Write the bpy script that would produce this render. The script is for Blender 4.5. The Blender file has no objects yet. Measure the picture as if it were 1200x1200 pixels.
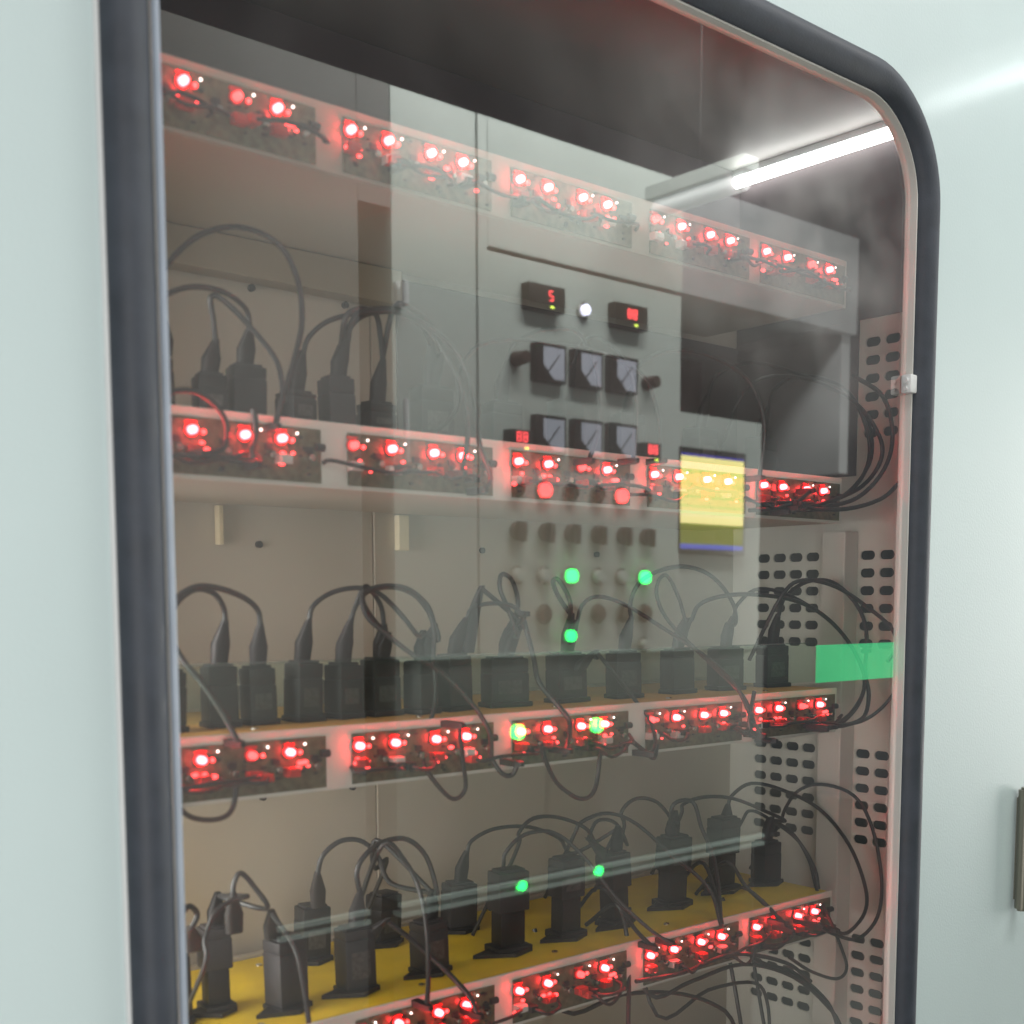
import bpy, bmesh, math, random
from mathutils import Vector, Matrix
R = random.Random(7)
S = bpy.context.scene
C = S.collection

# ------------------------------------------------------------------ camera
cam_d = bpy.data.cameras.new('camera')
cam = bpy.data.objects.new('camera', cam_d); C.objects.link(cam)
r_ = Vector((0.7513, -0.6600, 0.0003)); f_ = Vector((0.6568, 0.7477, -0.0976))
f_.normalize(); r_ = (r_ - f_ * r_.dot(f_)).normalized(); u_ = r_.cross(f_).normalized()
cam.matrix_world = Matrix(((r_.x, u_.x, -f_.x, 0), (r_.y, u_.y, -f_.y, -1.0), (r_.z, u_.z, -f_.z, 0), (0, 0, 0, 1)))
cam_d.sensor_width = 36; cam_d.lens = 36 * 1453 / 1200
cam_d.shift_x = -38 / 1200; cam_d.shift_y = 247 / 1200
cam_d.clip_start = 0.02; cam_d.clip_end = 60
cam_d.dof.use_dof = True; cam_d.dof.focus_distance = 1.8; cam_d.dof.aperture_fstop = 4.8
S.camera = cam

# ------------------------------------------------------------------ world, exposure
w = bpy.data.worlds.new('World'); S.world = w; w.use_nodes = True
w.node_tree.nodes['Background'].inputs[0].default_value = (.80, .90, 1.0, 1)
w.node_tree.nodes['Background'].inputs[1].default_value = 0.06
S.view_settings.view_transform = 'Standard'; S.view_settings.look = 'None'
S.view_settings.exposure = 0; S.view_settings.gamma = 1
S.cycles.use_denoising = True
S.cycles.max_bounces = 8; S.cycles.transparent_max_bounces = 16
S.cycles.sample_clamp_indirect = 4; S.cycles.caustics_reflective = False

# ------------------------------------------------------------------ room lamp and added unseen fills (area lights)
def area(name, loc, target, sx, sy, power, col, spread=0):
    d = bpy.data.lights.new(name, 'AREA'); d.shape = 'RECTANGLE'; d.size = sx; d.size_y = sy; d.energy = power; d.color = col
    o = bpy.data.objects.new(name, d); C.objects.link(o); o.location = loc
    if spread: d.spread = math.radians(spread)
    o.rotation_euler = (Vector(target) - Vector(loc)).to_track_quat('-Z', 'Y').to_euler()
    return o
area('room_ceiling_light', (0.9, -0.95, 2.3), (0.9, -0.6, 0), 2.6, 0.9, 34, (1.0, .985, .965))
area('side_fill', (5.2, -0.9, .0), (1.8, 0, -.5), 0.9, 2.0, 62, (1.0, .99, .95))  # added fill off to the right, evens out the front panel

area('cabinet_fill', (2.4, -0.85, 1.75), (2.4, -1.6, .5), 1.4, 0.25, 46, (1.0, .99, .96))  # added fill out of view, brightens the cabinet's reflection
area('left_fill', (-1.3, -1.0, .1), (1.6, 0, -.5), 0.6, 2.2, 4, (.93, 1.0, .97))  # added fill from the left for the lower front panel
area('camera_fill', (.15, -1.5, -.25), (1.35, .2, -.3), 1.2, 1.9, 26, (1.0, .985, .955))  # unseen fill added to light the interior through the glass
area('chamber_fill_left', (.350, .17, -.30), (1.62, .15, -.36), 0.22, 1.2, 3.2, (1.0, .97, .93), 80)  # added fill hidden behind the left seal, brightens the interior
area('chamber_fill_low', (.40, .20, -.20), (1.1, .2, -.43), 0.2, 0.05, .6, (1.0, .93, .84))  # small hidden fill added for the yellow shelf

# ------------------------------------------------------------------ materials
M = {}
def mat(name, col, rough=.5, metal=0, emit=None, es=0, var=0, vs=8, bump=0, bs=200, spec=.5, coat=0, alpha=1):
    m = bpy.data.materials.new(name); m.use_nodes = True; nt = m.node_tree; b = nt.nodes['Principled BSDF']
    b.inputs['Base Color'].default_value = (*col, 1); b.inputs['Roughness'].default_value = rough
    b.inputs['Metallic'].default_value = metal; b.inputs['Specular IOR Level'].default_value = spec
    b.inputs['Coat Weight'].default_value = coat; b.inputs['Coat Roughness'].default_value = .13
    b.inputs['Alpha'].default_value = alpha
    if emit: b.inputs['Emission Color'].default_value = (*emit, 1); b.inputs['Emission Strength'].default_value = es
    tc = nt.nodes.new('ShaderNodeTexCoord')
    if var:
        n = nt.nodes.new('ShaderNodeTexNoise'); n.inputs['Scale'].default_value = vs; n.inputs['Detail'].default_value = 5
        nt.links.new(tc.outputs['Object'], n.inputs['Vector'])
        mr = nt.nodes.new('ShaderNodeMapRange'); mr.inputs[1].default_value = .3; mr.inputs[2].default_value = .7
        mr.inputs[3].default_value = 1 - var; mr.inputs[4].default_value = 1 + var * .5
        nt.links.new(n.outputs[0], mr.inputs[0])
        mx = nt.nodes.new('ShaderNodeVectorMath'); mx.operation = 'SCALE'; mx.inputs[0].default_value = col
        nt.links.new(mr.outputs[0], mx.inputs['Scale']); nt.links.new(mx.outputs[0], b.inputs['Base Color'])
        m2 = nt.nodes.new('ShaderNodeMapRange'); m2.inputs[3].default_value = rough * .8; m2.inputs[4].default_value = min(1, rough * 1.3)
        nt.links.new(n.outputs[0], m2.inputs[0]); nt.links.new(m2.outputs[0], b.inputs['Roughness'])
    if bump:
        n = nt.nodes.new('ShaderNodeTexNoise'); n.inputs['Scale'].default_value = bs; n.inputs['Detail'].default_value = 3
        nt.links.new(tc.outputs['Object'], n.inputs['Vector'])
        bp = nt.nodes.new('ShaderNodeBump'); bp.inputs['Strength'].default_value = bump; bp.inputs['Distance'].default_value = .001
        nt.links.new(n.outputs[0], bp.inputs['Height']); nt.links.new(bp.outputs[0], b.inputs['Normal'])
    M[name] = m; return m
mat('mint_paint', (.590, .700, .703), .42, var=.03, vs=2.5, bump=.25, bs=260, coat=.6)
mat('fascia', (.33, .34, .35), .5, var=.25, vs=2.5)
mat('shade_tan', (.30, .25, .18), .5, var=.1)
mat('reflection_beige', (.72, .62, .42), .4)
mat('rubber', (.046, .054, .070), .55, var=.25, vs=30, bump=.3, bs=350)
mat('seal_glint', (.34, .39, .46), .3, var=.1, vs=20)
mat('frame_paint', (.70, .69, .65), .4, var=.06, vs=9)
mat('steel_panel', (.54, .485, .41), .46, .15, var=.07, vs=3, bump=.1, bs=90)
mat('steel_side', (.78, .76, .69), .38, .1, var=.06, vs=5, bump=.1, bs=90)
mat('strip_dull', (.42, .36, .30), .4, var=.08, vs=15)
mat('door_bronze', (.22, .21, .17), .35, .6)
mat('steel_ceiling', (.36, .335, .32), .50, .45, var=.06, vs=5)
mat('upright', (.74, .70, .64), .4, var=.05, vs=12)
mat('shade_dark', (.115, .092, .095), .85, var=.2, vs=6)
mat('dark_void', (.12, .125, .11), .8, var=.2, vs=8)
mat('tray', (.50, .455, .39), .42, .1, var=.06, vs=7)
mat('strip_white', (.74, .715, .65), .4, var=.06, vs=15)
mat('mat_yellow', (.86, .60, .03), .5, var=.15, vs=18, bump=.2)
mat('mat_orange', (.66, .36, .09), .5, var=.15, vs=18, bump=.2)
mat('pcb_green', (.13, .125, .075), .35, var=.45, vs=120, coat=.4)
mat('black_plastic', (.012, .010, .011), .5, var=.25, vs=25, bump=.3, bs=400)
mat('charcoal_plastic', (.028, .025, .028), .55, var=.2, vs=25, bump=.3, bs=400)
mat('cord', (.020, .020, .022), .42, var=.2, vs=60)
mat('label_grey', (.07, .065, .065), .4, var=.5, vs=300)
mat('chip', (.03, .03, .032), .4, var=.1)
mat('metal', (.62, .60, .56), .25, 1, var=.1, vs=60)
mat('red_plastic', (.62, .05, .04), .3, var=.2, vs=90, coat=.3)
mat('clear_knob', (.75, .66, .62), .1, var=.1, vs=60, spec=.8)
mat('led_red', (.8, .1, .1), .3, emit=(1, .020, .024), es=82)
mat('led_small', (.8, .1, .1), .3, emit=(1, .05, .05), es=6)
mat('led_white', (.8, .8, .8), .3, emit=(1, .85, .8), es=6)
mat('tube_lamp', (.9, .9, .9), .3, emit=(.97, 1, 1), es=11)
mat('aisle_tube', (.9, .9, .9), .3, emit=(.93, 1, 1), es=6)
mat('room_tube', (.9, .9, .9), .3, emit=(.93, 1, 1), es=.5)
mat('housing', (.75, .76, .76), .3, var=.03)
mat('storage_paint', (.15, .145, .14), .5, var=.05, vs=3)
mat('cabinet_paint', (.52, .56, .53), .35, var=.04, vs=3, bump=.1, bs=150, coat=.2)
mat('lower_door', (.20, .215, .20), .4, var=.06, vs=3)
mat('edge_trim', (.66, .78, .72), .3)
mat('cabinet_dark', (.035, .032, .03), .6, var=.1)
mat('bezel', (.022, .018, .018), .4, var=.1)
mat('dial', (.42, .43, .52), .5, emit=(.85, .88, 1), es=.15)
mat('lamp_green', (.02, .6, .25), .2, emit=(.02, 1, .13), es=13)
mat('lamp_red', (.7, .05, .05), .2, emit=(1, .05, .05), es=16)
mat('lamp_white', (.8, .8, .9), .2, emit=(.80, .78, 1), es=5)
mat('digit_red', (.7, .05, .05), .3, emit=(1, .09, .10), es=6)
mat('digit_yellow', (.7, .7, .05), .3, emit=(.8, 1, .1), es=6)
mat('knob', (.06, .035, .03), .4, var=.2)
mat('floor', (.22, .23, .22), .35, var=.15, vs=3)
def screen_mat():
    m = bpy.data.materials.new('screen'); m.use_nodes = True; nt = m.node_tree; b = nt.nodes['Principled BSDF']
    b.inputs['Base Color'].default_value = (.02, .02, .02, 1); b.inputs['Roughness'].default_value = .2
    tc = nt.nodes.new('ShaderNodeTexCoord'); sp = nt.nodes.new('ShaderNodeSeparateXYZ'); nt.links.new(tc.outputs['Generated'], sp.inputs[0])
    cr = nt.nodes.new('ShaderNodeValToRGB'); cr.color_ramp.interpolation = 'CONSTANT'; e = cr.color_ramp.elements
    stops = [(0, (.05, .07, .42)), (.025, (.08, .10, .48)), (.05, (.15, .16, .012)), (.25, (.26, .28, .02)), (.268, (1.05, .90, .36)), (.34, (1.1, .95, .45)), (.37, (.62, .80, .24)),
             (.39, (1.05, .86, .32)), (.44, (.75, .82, .24)), (.46, (1.0, .84, .28)), (.54, (.70, .82, .22)), (.56, (1.02, .86, .27)), (.66, (.92, .82, .22)), (.72, (1.0, .83, .24)), (.80, (.7, .8, .17)), (.83, (1.0, .86, .32)), (.97, (.05, .04, .30))]
    e[0].position = 0; e[0].color = (*stops[0][1], 1); e[1].position = stops[1][0]; e[1].color = (*stops[1][1], 1)
    for p, c in stops[2:]:
        k = e.new(p); k.color = (*c, 1)
    nt.links.new(sp.outputs['Z'], cr.inputs[0]); nt.links.new(cr.outputs[0], b.inputs['Emission Color'])
    b.inputs['Emission Strength'].default_value = 2.9; M['screen'] = m
screen_mat()
def glass_mat(name, tint, gain, haze, rough=.012):
    m = bpy.data.materials.new(name); m.use_nodes = True; nt = m.node_tree; nt.nodes.clear()
    N = nt.nodes.new; L = nt.links.new
    out = N('ShaderNodeOutputMaterial'); tr = N('ShaderNodeBsdfTransparent'); tr.inputs[0].default_value = (*tint, 1)
    gl = N('ShaderNodeBsdfGlossy'); gl.inputs['Roughness'].default_value = rough; gl.inputs[0].default_value = (.95, 1, .98, 1)
    fr = N('ShaderNodeFresnel'); fr.inputs[0].default_value = 1.5
    ge = N('ShaderNodeNewGeometry'); inv = N('ShaderNodeMath'); inv.operation = 'SUBTRACT'; inv.inputs[0].default_value = 1
    L(ge.outputs['Backfacing'], inv.inputs[1])
    m1 = N('ShaderNodeMath'); m1.operation = 'MULTIPLY'; m1.inputs[1].default_value = gain; L(fr.outputs[0], m1.inputs[0])
    m2 = N('ShaderNodeMath'); m2.operation = 'MULTIPLY'; m2.use_clamp = True; L(m1.outputs[0], m2.inputs[0]); L(inv.outputs[0], m2.inputs[1])
    mx = N('ShaderNodeMixShader'); L(m2.outputs[0], mx.inputs[0]); L(tr.outputs[0], mx.inputs[1]); L(gl.outputs[0], mx.inputs[2])
    df = N('ShaderNodeBsdfDiffuse'); df.inputs[0].default_value = (.92, .90, .88, 1)
    tc = N('ShaderNodeTexCoord'); nz = N('ShaderNodeTexNoise'); nz.inputs['Scale'].default_value = 3.2; nz.inputs['Detail'].default_value = 4; L(tc.outputs['Object'], nz.inputs['Vector'])
    mr = N('ShaderNodeMapRange'); mr.inputs[1].default_value = .35; mr.inputs[2].default_value = .7; mr.inputs[3].default_value = haze * .1; mr.inputs[4].default_value = haze * 2.2; L(nz.outputs[0], mr.inputs[0])
    mx2 = N('ShaderNodeMixShader'); L(mr.outputs[0], mx2.inputs[0]); L(mx.outputs[0], mx2.inputs[1]); L(df.outputs[0], mx2.inputs[2])
    L(mx2.outputs[0], out.inputs[0]); M[name] = m
glass_mat('window_glass', (.96, .965, .955), 5.0, .013)
nt_ = M['window_glass'].node_tree        # milky haze of light painted over the upper right of the pane
tc_ = nt_.nodes.new('ShaderNodeTexCoord'); mp_ = nt_.nodes.new('ShaderNodeMapping'); mp_.vector_type = 'POINT'
mp_.inputs['Location'].default_value = (-1.36 / .42, 0, -.49 / .30); mp_.inputs['Scale'].default_value = (1 / .42, .01, 1 / .30)
gr_ = nt_.nodes.new('ShaderNodeTexGradient'); gr_.gradient_type = 'SPHERICAL'
ns_ = nt_.nodes.new('ShaderNodeTexNoise'); ns_.inputs['Scale'].default_value = 9; ns_.inputs['Detail'].default_value = 4
L_ = nt_.links.new; L_(tc_.outputs['Object'], mp_.inputs[0]); L_(mp_.outputs[0], gr_.inputs[0]); L_(tc_.outputs['Object'], ns_.inputs['Vector'])
ra_ = nt_.nodes.new('ShaderNodeMapRange'); ra_.inputs[1].default_value = .38; ra_.inputs[2].default_value = .68; ra_.inputs[3].default_value = .02; ra_.inputs[4].default_value = .15; L_(ns_.outputs[0], ra_.inputs[0])
mu_ = nt_.nodes.new('ShaderNodeMath'); mu_.operation = 'MULTIPLY'; L_(gr_.outputs[1], mu_.inputs[0]); L_(ra_.outputs[0], mu_.inputs[1])
ms_ = [n for n in nt_.nodes if n.type == 'MIX_SHADER'][-1]; fs_ = ms_.inputs[0].links[0].from_socket
su_ = nt_.nodes.new('ShaderNodeMath'); su_.operation = 'ADD'; L_(fs_, su_.inputs[0]); L_(mu_.outputs[0], su_.inputs[1]); L_(su_.outputs[0], ms_.inputs[0])
glass_mat('reflection_clear', (.90, .98, .93), .6, .012, .03)
glass_mat('reflection_line', (.70, .80, .76), 1.5, .10, .05)
glass_mat('green_glow_film', (.62, 1, .80), 1.2, .05, .08)
b_ = M['green_glow_film'].node_tree.nodes['Diffuse BSDF']; b_.inputs[0].default_value = (.30, 1, .55, 1)
for n_ in M['green_glow_film'].node_tree.nodes:
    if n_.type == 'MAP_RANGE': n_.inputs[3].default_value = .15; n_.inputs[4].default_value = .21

# ------------------------------------------------------------------ builders
class B:
    def __init__(s): s.bm = bmesh.new()
    def box(s, x0, x1, y0, y1, z0, z1, bev=0):
        t = bmesh.new(); bmesh.ops.create_cube(t, size=1)
        for v in t.verts: v.co = Vector((x0 + (v.co.x + .5) * (x1 - x0), y0 + (v.co.y + .5) * (y1 - y0), z0 + (v.co.z + .5) * (z1 - z0)))
        if bev: bmesh.ops.bevel(t, geom=t.edges[:], offset=bev, segments=2, affect='EDGES', profile=.6)
        return s.add(t)
    def add(s, t, mt=None):
        if mt: bmesh.ops.transform(t, matrix=mt, verts=t.verts)
        me = bpy.data.meshes.new('t'); t.to_mesh(me); s.bm.from_mesh(me); bpy.data.meshes.remove(me); t.free(); return s
    def cyl(s, c, axis, r, h, seg=16, r2=None, bev=0):
        t = bmesh.new(); bmesh.ops.create_cone(t, cap_ends=True, segments=seg, radius1=r, radius2=r if r2 is None else r2, depth=h)
        if bev: bmesh.ops.bevel(t, geom=[e for e in t.edges if len(e.link_faces) == 2 and any(len(f.verts) > 4 for f in e.link_faces)], offset=bev, segments=2, affect='EDGES')
        q = Vector((0, 0, 1)).rotation_difference(Vector(axis)).to_matrix().to_4x4()
        return s.add(t, Matrix.Translation(Vector(c)) @ q)
    def ball(s, c, r, sc=(1, 1, 1), seg=12):
        t = bmesh.new(); bmesh.ops.create_uvsphere(t, u_segments=seg, v_segments=max(6, seg // 2 + 2), radius=r)
        return s.add(t, Matrix.Translation(Vector(c)) @ Matrix.Diagonal((*sc, 1)))
    def loft(s, secs, cap=True):      # secs: lists of equal numbers of points
        bm = s.bm; rings = [[bm.verts.new(p) for p in q] for q in secs]; n = len(rings[0])
        for a, b in zip(rings, rings[1:]):
            for i in range(n): bm.faces.new((a[i], a[(i + 1) % n], b[(i + 1) % n], b[i]))
        if cap: bm.faces.new(rings[0][::-1]); bm.faces.new(rings[-1])
        return s
    def tube(s, pts, r, seg=8, res=5):
        P = [Vector(p) for p in pts]; Q = []
        for i in range(len(P) - 1):
            p0 = P[i - 1] if i else P[0] * 2 - P[1]; p1, p2 = P[i], P[i + 1]; p3 = P[i + 2] if i + 2 < len(P) else P[-1] * 2 - P[-2]
            for k in range(res):
                t = k / res
                Q.append(.5 * ((2 * p1) + (p2 - p0) * t + (2 * p0 - 5 * p1 + 4 * p2 - p3) * t * t + (3 * p1 - p0 - 3 * p2 + p3) * t ** 3))
        Q.append(P[-1])
        T = [(Q[min(i + 1, len(Q) - 1)] - Q[max(i - 1, 0)]).normalized() for i in range(len(Q))]
        nrm = T[0].orthogonal().normalized(); secs = []
        for i, q in enumerate(Q):
            if i: nrm = T[i - 1].rotation_difference(T[i]) @ nrm
            bn = T[i].cross(nrm)
            secs.append([q + (nrm * math.cos(a) + bn * math.sin(a)) * r for a in [2 * math.pi * j / seg for j in range(seg)]])
        return s.loft(secs)
    def build(s, name, m, parent=None, smooth=False, loc=(0, 0, 0)):
        bm = s.bm; bmesh.ops.recalc_face_normals(bm, faces=bm.faces)
        me = bpy.data.meshes.new(name); bm.to_mesh(me); bm.free()
        for mm in ([m] if isinstance(m, str) else m): me.materials.append(M[mm])
        if smooth:
            for p in me.polygons: p.use_smooth = True
            try: me.set_sharp_from_angle(angle=math.radians(40))
            except Exception: pass
        o = bpy.data.objects.new(name, me); C.objects.link(o); o.parent = parent; o.location = loc
        return o
def thing(name, label, cat, loc=(0, 0, 0), group=None):
    o = bpy.data.objects.new(name, None); C.objects.link(o); o.location = loc; o.empty_display_size = .02
    return tag(o, label, cat, group)
def tag(o, label, cat, group=None):
    o['label'] = label; o['category'] = cat
    if group: o['group'] = group
    return o
def copy_tree(o, parent=None):
    c = o.copy(); C.objects.link(c); c.parent = parent
    for ch in o.children: copy_tree(ch, c)
    return c
ORD = ['first', 'second', 'third', 'fourth', 'fifth', 'sixth', 'seventh', 'eighth', 'ninth', 'tenth', 'eleventh', 'twelfth', 'thirteenth', 'fourteenth', 'fifteenth', 'sixteenth',
       'seventeenth', 'eighteenth', 'nineteenth', 'twentieth', 'twenty-first', 'twenty-second', 'twenty-third', 'twenty-fourth', 'twenty-fifth', 'twenty-sixth', 'twenty-seventh', 'twenty-eighth', 'twenty-ninth', 'thirtieth', 'thirty-first', 'thirty-second', 'thirty-third']
def nth(i): return ORD[i] if i < len(ORD) else 'last'
SH = ['top shelf', 'second shelf', 'third shelf', 'fourth shelf with the yellow top', 'lowest shelf']
ZT = [.478, .175, -.1275, -.430, -.733]       # tops of the shelves
YF = .080                                     # front of the shelves
nt_ = M['green_glow_film'].node_tree; df_ = nt_.nodes['Diffuse BSDF']
em_ = nt_.nodes.new('ShaderNodeEmission'); em_.inputs[0].default_value = (.07, 1, .42, 1); em_.inputs[1].default_value = 1.5  # emission paints a reflected green glow into the film
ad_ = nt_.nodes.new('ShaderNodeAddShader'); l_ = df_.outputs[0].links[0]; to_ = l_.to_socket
nt_.links.new(df_.outputs[0], ad_.inputs[0]); nt_.links.new(em_.outputs[0], ad_.inputs[1]); nt_.links.new(ad_.outputs[0], to_)

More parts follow.
